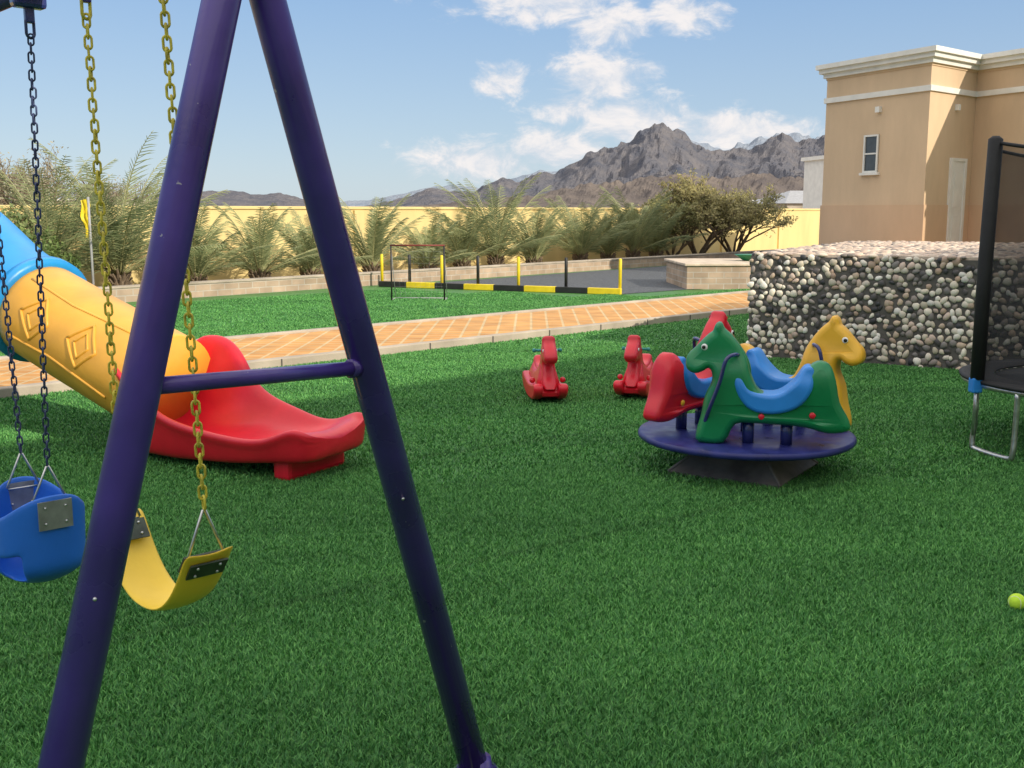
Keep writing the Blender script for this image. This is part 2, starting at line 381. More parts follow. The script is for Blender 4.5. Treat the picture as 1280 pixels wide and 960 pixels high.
def triangle(top,a,b,r=.0042):
    top=Vector(top);a=Vector(a);b=Vector(b)
    P=[lerp(top,a,.06),lerp(top,a,.5),lerp(top,a,.95),lerp(a,b,.06),lerp(a,b,.5),lerp(a,b,.94),lerp(b,top,.05),lerp(b,top,.5),lerp(b,top,.94)]
    V,F=sweep_data(P,r,8,True); return mk('triangle_ring',V,F,M_steel,sw,True)
bu=bdv.normalized(); pu=Vector((bu.y,-bu.x,0))
def anchors(s): return ap+bdv*s
CY=dict(L=.0195,W=.0098,r=.0037); CB=dict(L=.0175,W=.0085,r=.0031)
a1=anchors(.262); a2=anchors(.578)
e1=Vector((-.845,2.87,.66)); e2=Vector((-1.19,3.20,.665))
for a,e in((a1,e1),(a2,e2)):
    hanger(a,M_chny,M_purple)
    tp=Vector((e.x,e.y,.80))
    chain('chain_yellow',(a.x,a.y,2.14),tp+Vector((0,0,.012)),M_chny,**CY)
    triangle(tp,e+pu*.055,e-pu*.055)
def belt(name,e1,e2,sag,w,m):
    V=[];F=[];n=20
    u=(e2-e1); un=u.normalized(); side=Vector((un.y,-un.x,0))
    for i in range(n+1):
        t=-.06+1.12*i/n
        q=e1+u*t; x=abs(2*t-1); z=-sag*(1-x**2.4) if x<1 else .03*(x-1)/.12
        for k in range(5):
            f=(k/4-.5); V.append(q+side*w*f+Vector((0,0,z-.012*(1-4*f*f))))
    for i in range(n):
        for k in range(4): F.append((i*5+k,i*5+k+1,i*5+k+6,i*5+k+5))
    o=mk(name,V,F,m,sw,True); s=o.modifiers.new('s','SOLIDIFY'); s.thickness=.009; subd(o,1); return o
belt('belt_seat',e1,e2,.185,.15,M_seaty)
def plate(c,dirv,nrm,w,h,m=M_plate):
    dirv=dirv.normalized();nrm=nrm.normalized();up=nrm.cross(dirv)
    V=[];F=[]
    for s in(-1,1):
        for a,b in((-1,-1),(1,-1),(1,1),(-1,1)): V.append(c+dirv*a*w/2+up*b*h/2+nrm*s*.003)
    F=[(0,3,2,1),(4,5,6,7),(0,1,5,4),(1,2,6,5),(2,3,7,6),(3,0,4,7)]
    fixn(mk('seat_plate',V,F,m,sw))
    for a in(-.3,.3):
        for b in(-.28,.28):
            p=c+dirv*w*a+up*h*b+nrm*.004; sphere('rivet',p,.005,M_steel,sw,seg=8)
un=(e2-e1).normalized()
plate(e1+un*.035+Vector((0,0,-.022)),pu,Vector((0,0,1))*.62+un*.78,.11,.065)
plate(e1-un*.002+Vector((0,0,-.036)),pu,Vector((0,0,-1))*.62-un*.78,.11,.06)
plate(e2-un*.035+Vector((0,0,-.022)),pu,Vector((0,0,1))*.62-un*.78,.11,.065)
# blue bucket swing
a1=anchors(.869); a2=anchors(1.19)
c0=(a1+a2)/2
q1=Vector((c0.x,c0.y,0))-bu*.135; q2=Vector((c0.x,c0.y,0))+bu*.135
for a,q in((a1,q1),(a2,q2)):
    hanger(a,M_chnb,M_navy)
    tp=Vector((q.x,q.y,.735))
    chain('chain_blue',(a.x,a.y,2.14),tp+Vector((0,0,.012)),M_chnb,**CB)
    triangle(tp,Vector((q.x,q.y,.60))+pu*.06,Vector((q.x,q.y,.60))-pu*.06)
V=[];F=[];na=32;nh=9
for j in range(nh+1):
    t=j/nh
    for i in range(na):
        a=2*math.pi*i/na
        zz=.285+t*.315
        if t<.22: rr=.165*math.sin(math.pi/2*(t/.22+.15)/1.15)
        else: rr=.165+.012*t
        ca_,sa=math.cos(a),math.sin(a)
        top=.035*abs(ca_)**2*t
        V.append(Vector((c0.x,c0.y,zz+top-.06*t*abs(sa)**3))+bu*(rr*ca_)+pu*(-rr*sa*.85))
for j in range(nh):
    for i in range(na):
        a=2*math.pi*(i+.5)/na
        if 1<=j<=3 and (abs(a-1.95)<.42 or abs(a-math.pi*2+1.2)<.42): continue
        F.append((j*na+i,j*na+(i+1)%na,(j+1)*na+(i+1)%na,(j+1)*na+i))
F.append(tuple(range(na-1,-1,-1)))
o=mk('bucket_seat',V,F,M_seatb,sw,True); s=o.modifiers.new('s','SOLIDIFY'); s.thickness=.012; s.offset=0; subd(o,1)
M_pl2=mat('grey_plate',(.30,.31,.32),.4,metal=.6,ns=20,na=.2)
for q,sg in((q1,-1),(q2,1)):
    plate(Vector((q.x,q.y,.565))+bu*sg*.048,pu,bu*sg,.115,.10,M_pl2)
plate(Vector((q2.x,q2.y,.565))+bu*.028,pu,-bu,.115,.10,M_pl2)
a1=anchors(2.0); a2=anchors(2.32)
g1=Vector((a1.x,a1.y,.66));g2=Vector((a2.x,a2.y,.66))
for a,e in((a1,g1),(a2,g2)):
    hanger(a,M_chny,M_purple); tp=Vector((e.x,e.y,.80)); chain('chain',(a.x,a.y,2.14),tp,M_chny,**CY); triangle(tp,e+pu*.055,e-pu*.055)
belt('belt_seat_green',g1,g2,.17,.15,M_green)

# ---------------------------------------------------------------- slide
sl=empty('playground_slide')
tp=[(-4.9,8.3,1.75),(-4.3,8.35,1.42),(-3.75,8.1,1.02),(-3.2,7.75,.78),(-2.7,7.4,.60),(-2.25,7.08,.44)]
tc=catmull(tp,8)
nb=20
sweep('blue_tube',tc[:nb+1],.37,M_bluet,sl,40)
fl_=tc[nb]; fd=(tc[nb+1]-tc[nb-1]).normalized()
sweep('blue_flange',[fl_-fd*.05,fl_-fd*.04,fl_+fd*.03,fl_+fd*.04],[.37,.405,.405,.36],M_bluet,sl,40)
sweep('yellow_tube',tc[nb:-1],[.352]*(len(tc)-nb-1),M_tube,sl,40)
def tubepoint(i,ang,r):
    i=max(0,min(len(tc)-1,i)); f=int(i); g=min(f+1,len(tc)-1); p=lerp(tc[f],tc[g],i-f)
    t=(tc[min(g+1,len(tc)-1)]-tc[max(f-1,0)]).normalized(); up=Vector((0,0,1)); up=(up-t*up.dot(t)).normalized(); s=t.cross(up)
    return p+(up*math.cos(ang)+s*math.sin(ang))*r
def rib(pts,r=.012):
    P=[]
    for (i0,a0),(i1,a1_) in zip(pts[:-1],pts[1:]):
        for k in range(6): P.append(tubepoint(i0+(i1-i0)*k/6,a0+(a1_-a0)*k/6,.35))
    P.append(tubepoint(*pts[-1],.35)); sweep('emboss_rib',P,r,M_tube,sl,8)
for base in(23.0,30.0):
    rib([(base,1.2),(base+2,.75),(base+4,1.2),(base+2,1.65),(base,1.2)],.013)
    rib([(base+1,1.2),(base+2,.95),(base+3,1.2),(base+2,1.45),(base+1,1.2)],.010)
rib([(21.5,1.85),(28,1.75),(36,1.9)],.012); rib([(21.5,.55),(28,.6),(36,.5)],.010)
st=[(-2.42,7.22,.20,.68,.73,.335,.06),(-2.30,7.13,.18,.58,.77,.345,.05),(-2.14,7.03,.17,.42,.77,.35,.05),(-2.02,6.96,.165,.35,.68,.35,.05),(-1.92,6.90,.165,.315,.47,.345,.05),(-1.78,6.82,.17,.29,.38,.34,.06),(-1.58,6.70,.17,.27,.325,.34,.07),
    (-1.42,6.61,.175,.26,.275,.33,.09),(-1.28,6.53,.20,.28,.285,.33,.11),(-1.17,6.47,.265,.345,.345,.32,.12),(-1.09,6.43,.30,.36,.36,.31,.13),(-1.03,6.40,.26,.30,.31,.29,.15)]
V=[];F=[]
n=len(st)
for i,(x,y,fz,rn,rf,w,bz) in enumerate(st):
    a=st[max(i-1,0)];b=st[min(i+1,n-1)]; d=Vector((b[0]-a[0],b[1]-a[1],0)).normalized(); s=Vector((d.y,-d.x,0))
    if s.y>0: s=-s
    c=Vector((x,y,0))
    dz=rn-fz; df=rf-fz
    prof=[(.80,bz),(.98,bz+.02),(1.02,max(bz+.05,rn-.08)),(1.09,rn-.045),(1.09,rn-.012),(1.0,rn),(.90,rn-.025),(.80,fz+.45*dz),(.55,fz+.02),(0,fz),(-.55,fz+.02),(-.80,fz+.45*df),(-.90,rf-.025),(-1.0,rf),(-1.09,rf-.012),(-1.09,rf-.045),(-1.02,max(bz+.05,rf-.08)),(-.98,bz+.02),(-.80,bz),(0,bz)]
    for k,z in prof: V.append(c+s*(k*w)+Vector((0,0,max(z,bz))))
m=len(prof)
for i in range(n-1):
    for k in range(m): F.append((i*m+k,i*m+(k+1)%m,(i+1)*m+(k+1)%m,(i+1)*m+k))
F.append(tuple(range(m))); F.append(tuple((n-1)*m+k for k in range(m)))
o=fixn(mk('red_exit',V,F,M_red,sl,True)); subd(o,2)
yw=math.atan2(6.38-7.22,-.98+2.42)
box('exit_foot',(-1.25,6.53,.10),(.13,.54,.2),M_red,sl,yw,.03)
for x,y in((-5.0,7.7),(-5.0,8.9),(-6.2,7.7),(-6.2,8.9)):
    sweep('tower_post',[(x,y,0),(x,y,2.6)],.05,M_green,sl,16)
box('tower_deck',(-5.6,8.3,1.32),(1.3,1.3,.08),M_yellow,sl,0,.01)
box('ladder_panel',(-6.35,8.3,.65),(.06,.9,1.3),M_red,sl,0,.02)
o=mk('tower_roof',[(-6.4,7.5,2.6),(-4.8,7.5,2.6),(-4.8,9.1,2.6),(-6.4,9.1,2.6),(-5.6,8.3,3.3)],[(0,1,4),(1,2,4),(2,3,4),(3,0,4),(3,2,1,0)],M_bluet,sl)

# ---------------------------------------------------------------- toy horses
HO=[(.50,.45),(.508,.49),(.495,.53),(.455,.57),(.41,.62),(.375,.655),(.35,.675),(.335,.715),(.315,.725),(.295,.69),(.25,.65),(.195,.58),(.155,.50),(.125,.40),(.07,.31),(-.05,.285),(-.165,.36),(-.215,.45),(-.275,.50),(-.335,.485),(-.37,.40),(-.40,.26),(-.46,.15),(-.455,.10),(-.35,.085),(-.20,.12),(.05,.13),(.21,.12),(.28,.0),(.42,.0),(.43,.06),(.405,.16),(.385,.275),(.345,.37),(.35,.44),(.38,.465),(.415,.445),(.46,.43)]
def sst(x,a,b): 
    t=max(0,min(1,(x-a)/(b-a))); return t*t*(3-2*t)
def tp_body(x,z):
    w=1.35
    w-=.55*sst(z,.40,.58)          # neck and head narrower than the chest
    w-=.22*sst(x,.40,.50)*sst(z,.35,.45)
    w-=.50*sst(-x,.26,.44)
    w-=.25*sst(z,.36,.50)*sst(-x,.15,.25)
    return max(.35,w)
def horse(name,parent,loc,yaw,m,seatm=M_blue,scale=1,bars=True):
    e=empty(name,loc,yaw,scale); e.parent=parent
    shape2d('body',HO,.035,.045,m,e,smooth_n=3,res=5,taper=tp_body)
    shape2d('saddle',[(.185,.44),(.145,.345),(.06,.305),(-.05,.31),(-.14,.38),(-.20,.47),(-.245,.46),(-.235,.34),(-.16,.24),(-.02,.195),(.11,.215),(.19,.30),(.22,.42)],.095,.025,seatm,e,taper=lambda x,z:1-.25*sst(z,.36,.46))
    for s in(-1,1):
        V=[(.350,s*.022,.66),(.285,s*.022,.66),(.318,s*.062,.655),(.316,s*.048,.75)]
        o=fixn(mk('ear',V,[(0,1,3),(1,2,3),(2,0,3),(0,2,1)],m,e,True)); subd(o,1)
        sphere('eye',(.405,s*.060,.585),.021,M_eyew,e,(1,.5,1)); sphere('pupil',(.41,s*.070,.585),.012,M_eyeb,e,(1,.4,1))
        sphere('nostril',(.475,s*.047,.485),.009,M_eyeb,e,(1,.4,1))
        for a,b in((.05,.17),(-.25,.19)): sphere('bolt',(a,s*.102,b),.020,M_red if m is not M_red else M_yellow,e,(1,.5,1),12)
    shape2d('mane',[(.305,.70),(.23,.63),(.165,.55),(.125,.45),(.135,.36),(.165,.40),(.20,.53),(.27,.63)],.018,.018,m,e)
    if bars:
        for s in(-1,1):
            P=catmull([(.19,s*.02,.53),(.22,s*.11,.55),(.27,s*.155,.52),(.305,s*.155,.38),(.36,s*.14,.22),(.39,s*.09,.12)],6)
            sweep('handle',P,.0125,M_navy,e,10)
    return e
mg=empty('merry_go_round',(1.454,6.6,0))
lathe('disc',[(0,.205),(.63,.205),(.655,.21),(.665,.225),(.66,.243),(.645,.25),(0,.25)],M_discm,mg,72)
lathe('hub',[(.0,.10),(.14,.10),(.14,.205),(0,.205)],M_navy,mg,24)
V=[];F=[]
for r,z in((.50,.004),(.50,.022),(.24,.19),(.0,.195)):
    for k in range(4):
        a=k*math.pi/2+R(-78); V.append((r*math.cos(a),r*math.sin(a),z))
for i in range(3):
    for k in range(4): F.append((i*4+k,i*4+(k+1)%4,(i+1)*4+(k+1)%4,(i+1)*4+k))
fixn(mk('base_plates',V,F,M_wood,mg))
for k in range(4):
    a=k*math.pi/2+R(-78); sweep('base_rib',[(.5*math.cos(a),.5*math.sin(a),.02),(.24*math.cos(a),.24*math.sin(a),.19)],.010,M_wood,mg,8)
for pos,yaw_,m,nm in(((.06,-.36),167,M_green,'green'),((.30,.26),-32,M_yellow,'yellow'),((-.32,.16),48,M_red,'red')):
    x,y=pos; yaw=R(yaw_)
    horse('toy_horse_'+nm,mg,(x,y,.262),yaw,m,scale=.95)
    for dx in(-.1,.12):
        px_,py_=x+dx*math.cos(yaw),y+dx*math.sin(yaw)
        sweep('seat_post',[(px_,py_,.25),(px_,py_,.40)],.035,M_navy,mg,16)
sweep('centre_post',[(0,0,.25),(0,0,.40)],.03,M_navy,mg,16)

# free-standing rockers
RB=[(-.42,.10),(-.30,.03),(0,.0),(.30,.03),(.42,.10),(.40,.16),(.25,.14),(0,.12),(-.25,.14),(-.40,.16)]
RH=[(.42,.36),(.42,.40),(.36,.455),(.29,.50),(.27,.54),(.235,.535),(.215,.49),(.16,.42),(.10,.32),(-.05,.25),(-.20,.26),(-.29,.31),(-.33,.29),(-.36,.22),(-.33,.10),(.33,.10),(.30,.22),(.26,.32),(.32,.35),(.37,.335)]
def rocker(loc,yaw,sc=1):
    e=empty('rocking_horse',loc,yaw,sc)
    shape2d('body',RH,.022,.035,M_red,e)
    shape2d('flank',[(.24,.10),(.20,.30),(.12,.28),(-.05,.22),(-.2,.23),(-.28,.26),(-.32,.12)],.060,.04,M_red,e,taper=lambda x,z:1-.35*sst(z,.12,.30))
    for s in(-1,1): shape2d('runner',RB,.018,.022,M_red,e,y=s*.105)
    shape2d('base',[(-.30,.04),(.30,.04),(.27,.13),(-.27,.13)],.09,.02,M_red,e)
    shape2d('cheek',[(.37,.37),(.36,.41),(.30,.455),(.25,.44),(.25,.38),(.31,.365)],.035,.025,M_red,e)
    sweep('handle_bar',[(.17,-.11,.42),(.17,.11,.42)],.012,M_teal,e,10)
    for s in(-1,1):
        V=[(.285,s*.02,.50),(.235,s*.02,.50),(.26,s*.052,.50),(.258,s*.04,.575)]
        o=fixn(mk('ear',V,[(0,1,3),(1,2,3),(2,0,3),(0,2,1)],M_red,e,True)); subd(o,1)
        sphere('eye',(.335,s*.055,.435),.016,M_eyew,e,(1,.5,1)); sphere('grip',(.17,s*.11,.42),.018,M_teal,e); sphere('foot_peg',(.2,s*.13,.17),.025,M_red,e)
    return e
rocker((.28,9.25,.02),R(-84),1.0)
rocker((1.12,9.4,.02),R(-108),.98)

# ---------------------------------------------------------------- trampoline
tm=empty('trampoline',(4.04,7.2,0))
r0=.92
def ring(rad,z,n=64): return [(rad*math.cos(2*math.pi*k/n),rad*math.sin(2*math.pi*k/n),z) for k in range(n)]
sweep('frame_ring',ring(r0,.46),.02,M_steel,tm,10,True)
lathe('jump_mat',[(0,.465),(.72,.465),(.72,.47),(0,.47)],M_blackp,tm,48)
lathe('edge_pad',[(.72,.475),(.90,.475),(.945,.47),(.95,.49),(.92,.50),(.74,.50),(.72,.485)],M_black,tm,64)
for k in range(48):
    a=2*math.pi*k/48; sweep('spring',[(.715*math.cos(a),.715*math.sin(a),.466),(.9*math.cos(a),.9*math.sin(a),.462)],.005,M_steel,tm,6)
for k in range(3):
    a=R(183)+k*2*math.pi/3; b=a+.42
    p1=Vector((r0*math.cos(a),r0*math.sin(a),0));p2=Vector((r0*math.cos(b),r0*math.sin(b),0))
    z=Vector((0,0,1))
    P=catmull([p1+z*.46,p1+z*.2,p1*1.01+z*.06,lerp(p1,p2,.12)*1.01+z*.022,lerp(p1,p2,.88)*1.01+z*.022,p2*1.01+z*.06,p2+z*.2,p2+z*.46],5)
    sweep('leg_frame',P,.018,M_steel,tm,12)
np_=6
for k in range(np_):
    a=R(186)+k*2*math.pi/np_; x,y=.95*math.cos(a),.95*math.sin(a)
    sweep('net_pole',[(x,y,.12),(x,y,.5)],.015,M_steel,tm,10)
    sweep('foam_pole',[(x,y,.50),(x,y,1.2),(x*.985,y*.985,2.06),(x*.985,y*.985,2.08)],[.045,.045,.045,.02],M_black,tm,16)
    box('blue_clip',(x*1.01,y*1.01,.46),(.07,.07,.10),M_blue,tm,a,.01)
m,t,N,L,b=nt('safety_net')
b.inputs['Base Color'].default_value=(.015,.015,.018,1); b.inputs['Roughness'].default_value=.8
tcn=N.new('ShaderNodeTexCoord'); nz=N.new('ShaderNodeTexNoise'); nz.inputs['Scale'].default_value=3; L.new(tcn.outputs['Object'],nz.inputs[0])
mr=N.new('ShaderNodeMapRange'); mr.inputs[1].default_value=.3;mr.inputs[2].default_value=.7;mr.inputs[3].default_value=.5;mr.inputs[4].default_value=.62; L.new(nz.outputs['Fac'],mr.inputs[0])
tb=N.new('ShaderNodeBsdfTransparent'); ms=N.new('ShaderNodeMixShader'); L.new(mr.outputs[0],ms.inputs[0]); L.new(tb.outputs[0],ms.inputs[1]); L.new(b.outputs[0],ms.inputs[2]); L.new(ms.outputs[0],N['Material Output'].inputs['Surface'])
V=[];F=[];n=np_*10
for j in range(9):
    z=.49+j*(2.04-.49)/8
    for k in range(n):
        a=R(186)+2*math.pi*k/n; f=(k%10)/10; rr=.935-.10*math.sin(math.pi*f)*(.6+.4*abs(j/8-.5)*2)
        V.append((rr*math.cos(a),rr*math.sin(a),z-.06*math.sin(math.pi*f)*(j/8)))
for j in range(8):
    for k in range(n): F.append((j*n+k,j*n+(k+1)%n,(j+1)*n+(k+1)%n,(j+1)*n+k))
mk('net',V,F,m,tm,True)
sweep('net_top_rope',[V[8*n+k] for k in range(n)],.012,M_black,tm,8,True)
tbp=empty('tennis_ball',(2.05,4.19,.036))
sphere('felt',(0,0,0),.034,M_ball,tbp,seg=32)
P=[]
for k in range(60):
    a=2*math.pi*k/60; v=Vector((math.cos(a)+.35*math.cos(3*a),math.sin(a)-.35*math.sin(3*a),.95*math.sin(2*a))).normalized()*.0338; P.append(v)
sweep('seam',P,.0011,M_white,tbp,6,True)

# ---------------------------------------------------------------- pebble stage
yw=math.atan2(-1.15,2.09)
ps=empty('pebble_wall',(2.63,11.95,0),yw)
H=1.12; Ls=6.5; Dp=5.6
box('core',(Ls/2,Dp/2,H/2-.002),(Ls,Dp,H),M_mortar,ps)
box('top_slab',(Ls/2,Dp/2,H+.012),(Ls-.06,Dp-.06,.03),M_creamtop,ps)
ico=bmesh.new(); bmesh.ops.create_icosphere(ico,subdivisions=2,radius=1); iv=np.array([v.co[:] for v in ico.verts]); ifc=[tuple(v.index for v in f.verts) for f in ico.faces]; ico.free()
M_peb=attr_mat('pebbles','col',.45,spec=.45)
pal=[(.72,.64,.52),(.80,.75,.66),(.80,.72,.60),(.60,.46,.35),(.50,.36,.27),(.34,.29,.26),(.10,.09,.09),(.05,.05,.055),(.64,.56,.44),(.82,.78,.72),(.80,.74,.62),(.22,.20,.19),(.62,.48,.40),(.74,.66,.56)]
pal2=[(.60,.48,.37),(.66,.56,.45),(.50,.38,.30),(.40,.31,.25),(.20,.17,.15),(.58,.44,.34)]
def pebbles(name,items,parent,pl=pal):
    VV=[];FF=[];CC=[]
    for (c,u,v,w,a,b_,d) in items:
        c=np.array(c);u=np.array(u);v=np.array(v);w=np.array(w)
        th=random.random()*6.28; u2=u*math.cos(th)+v*math.sin(th); v2=-u*math.sin(th)+v*math.cos(th)
        sh_=1+.12*np.sin(iv[:,0:1]*3+random.random()*6)+.08*np.sin(iv[:,1:2]*4+random.random()*6)
        P=c+(iv[:,0:1]*u2*a+iv[:,1:2]*v2*b_)*sh_+iv[:,2:3]*w*d
        o=len(VV)*len(iv); VV.append(P); FF.append(np.array(ifc)+o); col=random.choice(pl); k=random.uniform(.8,1.15)
        CC.append(np.tile(np.array([[min(1,col[0]*k),min(1,col[1]*k),min(1,col[2]*k),1]]),(len(iv),1)))
    VV=np.concatenate(VV);FF=np.concatenate(FF);CC=np.concatenate(CC)
    o=mk(name,VV.tolist(),FF.tolist(),M_peb,parent,True)
    at=o.data.color_attributes.new('col','FLOAT_COLOR','POINT'); at.data.foreach_set('color',CC.reshape(-1).astype(np.float32)); return o
def scatter(w,h,sp,fn,dens=1):
    it=[]; ny=int(h/(sp*.86)); nx=int(w/sp)
    for j in range(ny+1):
        for i in range(nx+1):
            if random.random()>dens: continue
            x=(i+.5*(j%2))*sp+random.uniform(-.28,.28)*sp; y=j*h/ny+random.uniform(-.25,.25)*sp
            if x<0 or x>w or y<0.0 or y>h: continue
            a=sp*random.uniform(.36,.62); it.append(fn(x,y)+(a,a*random.uniform(.65,.95),a*.45))
    return it
SP=.076
pebbles('pebble_front',scatter(Ls,H,SP,lambda x,y:((x,-.004,y),(1,0,0),(0,0,1),(0,1,0))),ps)
pebbles('pebble_side',scatter(Dp,H,SP*1.2,lambda x,y:((-.004,x,y),(0,1,0),(0,0,1),(1,0,0))),ps)
pebbles('pebble_top',scatter(Ls,Dp,SP*1.3,lambda x,y:((x,y,H+.022),(1,0,0),(0,1,0),(0,0,1)),.6),ps,pal2)

sp_=empty('stone_planter',(3.62,22.45,0),R(2))
box('planter_wall',(2.3,1.2,.24),(4.6,2.4,.50),M_stone,sp_,bv=.01)
box('planter_cap',(2.3,1.2,.515),(4.7,2.5,.05),M_creamtop,sp_,bv=.01)
lathe('green_bowl',[(0,.54),(.12,.54),(.3,.66),(.33,.68),(.28,.67),(0,.6)],M_green,sp_,24,(1.6,1.2,0))

# ---------------------------------------------------------------- barrier
be=empty('striped_barrier')
p0=Vector((-2.85,23.3,0)); p1=Vector((2.12,21.0,0)); yb=math.atan2(p1.y-p0.y,p1.x-p0.x); Lb=(p1-p0).length
ns=8
for k in range(ns):
    c=lerp(p0,p1,(k+.5)/ns); box('rail',(c.x,c.y,.065),(Lb/ns,.10,.12),M_yel if k%2 else M_blackp,be,yb,.01)
for t,cm in((.01,1),(.135,0),(.277,1),(.432,0),(.60,1),(.79,0),(.997,1)):
    c=lerp(p0,p1,t)
    sweep('post',[(c.x,c.y+.08,.0),(c.x,c.y+.08,.68),(c.x,c.y+.08,.70)],[.032,.032,.02],M_yel if cm else M_blackp,be,14)
# ---------------------------------------------------------------- goal
go=empty('football_goal',(-1.7,19.55,0),R(-3))
w=.48;h=1.0
sweep('post_left',[(-w,0,0),(-w,0,h)],.015,M_blackp,go,10)
sweep('post_right',[(w,0,0),(w,0,h)],.016,M_blackp,go,10)
sweep('crossbar',[(-w-.015,0,h),(w+.015,0,h)],.015,M_redp,go,10)
for s in(-1,1):
    sweep('ground_bar',[(s*w,0,.02),(s*w,.45,.02)],.010,M_grey,go,8)
    sweep('stay',[(s*w,0,h),(s*w,.45,.02)],.006,M_grey,go,8)
sweep('back_bar',[(-w,.45,.02),(w,.45,.02)],.010,M_grey,go,8)
ds=[]
for i in range(11):
    x=-w+2*w*i/10; ds.append(sweep_data([(x,0,h),(x,.26,.45),(x,.45,.02)],.0009,4))
for j in range(10):
    t=j/9; z=h*(1-t)+.02*t; ds.append(sweep_data([(-w,.45*t,z),(w,.45*t,z)],.0009,4))
V,F=join(ds); mk('net',V,F,M_grey,go)
# ---------------------------------------------------------------- flag
fe=empty('yellow_flag',(-7.35,19.0,0))
sweep('pole',[(0,0,0),(0,0,1.85)],.022,M_grey,fe,10)
V=[];F=[]
for j in range(13):
    for i in range(5):
        x=i/4; z=1.82-j*.055; V.append((-.14*x*(1-.35*j/12)+.02*math.sin(j*.9),.04*math.sin(x*9+j*.5),z-.03*x))
for j in range(12):
    for i in range(4): F.append((j*5+i,j*5+i+1,j*5+i+6,j*5+i+5))
mk('cloth',V,F,M_yel,fe,True)

# ---------------------------------------------------------------- buildings
def on_face(name,parent,p,q,s0,s1,z0,z1,out,th,m):
    p=Vector(p);q=Vector(q);d=(q-p);L_=d.length;u=d/L_;n_=Vector((u.y,-u.x))
    c=p+d*((s0+s1)/2)+n_*(out-th/2)
    return box(name,(c.x,c.y,(z0+z1)/2),(L_*(s1-s0),th,z1-z0),m,parent,math.atan2(u.y,u.x))
bh=empty('peach_house')
A_=(7.67,27.1);C_=(9.1,24.2);B_=(10.68,25.6);D_=(13.34,20.2);E_=(21.5,27);F_=(15.2,35)
fp=[A_,C_,B_,D_,E_,F_]
prism('walls',fp,0,4.75,M_peach,bh)
prism('plinth',offset(fp,.03),0,1.75,M_plinth,bh)
prism('band',offset(fp,.05),4.20,4.32,M_white,bh)
prism('parapet',offset(fp,.02),4.74,4.80,M_peach,bh)
prism('cornice_1',offset(fp,.08),4.79,4.90,M_white,bh)
prism('cornice_2',offset(fp,.17),4.895,5.00,M_white,bh)
prism('cornice_3',offset(fp,.24),4.995,5.10,M_white,bh)
def window(parent,p,q,s0,s1,z0,z1):
    on_face('window_recess',parent,p,q,s0,s1,z0,z1,.012,.05,M_glass2)
    f=(s1-s0)*.09; dz=.04
    on_face('frame_l',parent,p,q,s0,s0+f,z0,z1,.045,.05,M_white); on_face('frame_r',parent,p,q,s1-f,s1,z0,z1,.045,.05,M_white)
    on_face('frame_t',parent,p,q,s0+f,s1-f,z1-dz,z1,.043,.05,M_white); on_face('frame_b',parent,p,q,s0+f,s1-f,z0,z0+dz,.043,.05,M_white)
    on_face('transom',parent,p,q,s0+f,s1-f,z0+(z1-z0)*.48,z0+(z1-z0)*.52,.036,.04,M_white)
    on_face('sill',parent,p,q,s0-.02,s1+.02,z0-.06,z0-.002,.08,.08,M_white)
window(bh,A_,C_,.42,.56,2.5,3.36)
on_face('door_frame_l',bh,C_,B_,.50,.55,.3,2.80,.06,.06,M_white); on_face('door_frame_r',bh,C_,B_,.80,.85,.3,2.80,.06,.06,M_white)
on_face('door_frame_t',bh,C_,B_,.551,.799,2.73,2.80,.06,.06,M_white); on_face('door_panel',bh,C_,B_,.551,.799,.3,2.729,.04,.05,M_white)
on_face('door_inset_1',bh,C_,B_,.59,.76,1.7,2.5,.05,.03,M_white); on_face('door_inset_2',bh,C_,B_,.59,.76,.6,1.5,.05,.03,M_white)
for p,q,s in((A_,C_,.53),(C_,B_,.55)):
    on_face('wall_lamp',bh,p,q,s,s+.04,3.85,3.98,.09,.09,M_white)
on_face('downpipe',bh,B_,D_,.3,.32,.2,4.1,.07,.06,M_white)
window(bh,B_,D_,.5,.7,1.9,3.4)

# house behind the camera (its shadow covers the play area)
hb=empty('house')
AN=R(46); d2=Vector((math.cos(AN),math.sin(AN))); n2=Vector((-math.sin(AN),math.cos(AN)))
SE=R(25)
hc=-6.5; hh=(7.45-hc)*math.tan(SE)
f0=n2*hc
h4=[f0+d2*-20,f0+d2*19,f0+d2*19-n2*10,f0+d2*-20-n2*10]
h4=[tuple(v) for v in h4]
prism('walls',h4,0,hh-.1,M_houseb,hb); prism('cornice',offset(h4,.15),hh-.2,hh,M_white,hb)
for k in range(9):
    for z in(1.0,3.9):
        on_face('window',hb,h4[1],h4[0],.06+k*.105,.09+k*.105,z,z+1.4,.03,.06,M_glass)
        on_face('sill',hb,h4[1],h4[0],.055+k*.105,.095+k*.105,z-.08,z-.002,.1,.1,M_white)

def dhouse(x,y,w,d,h,m,pitched=False):
    e=empty('distant_house',(x,y,0),R(10))
    box('walls',(0,0,h/2),(w,d,h),m,e)
    if pitched:
        fixn(mk('roof',[(-w/2-.3,-d/2-.3,h+.003),(w/2+.3,-d/2-.3,h+.003),(w/2+.3,d/2+.3,h+.003),(-w/2-.3,d/2+.3,h+.003),(-w/2+2,0,h+1),(w/2-2,0,h+1)],[(0,1,5,4),(1,2,5),(2,3,4,5),(3,0,4),(3,2,1,0)],M_grey,e))
    else: box('parapet',(0,0,h+.1),(w+.3,d+.3,.2),M_white,e)
    for k in range(3): box('window',(-w/2+w*(k+.7)/3.4,-d/2-.02,h*.6),(w*.12,.06,h*.25),M_glass2,e)
dhouse(22.5,85,6,8,2.2,M_conc,True); dhouse(18.9,60,4.0,5,4.4,M_white); dhouse(30,120,12,8,2.6,M_houseb); dhouse(-40,110,14,9,2.6,M_houseb)

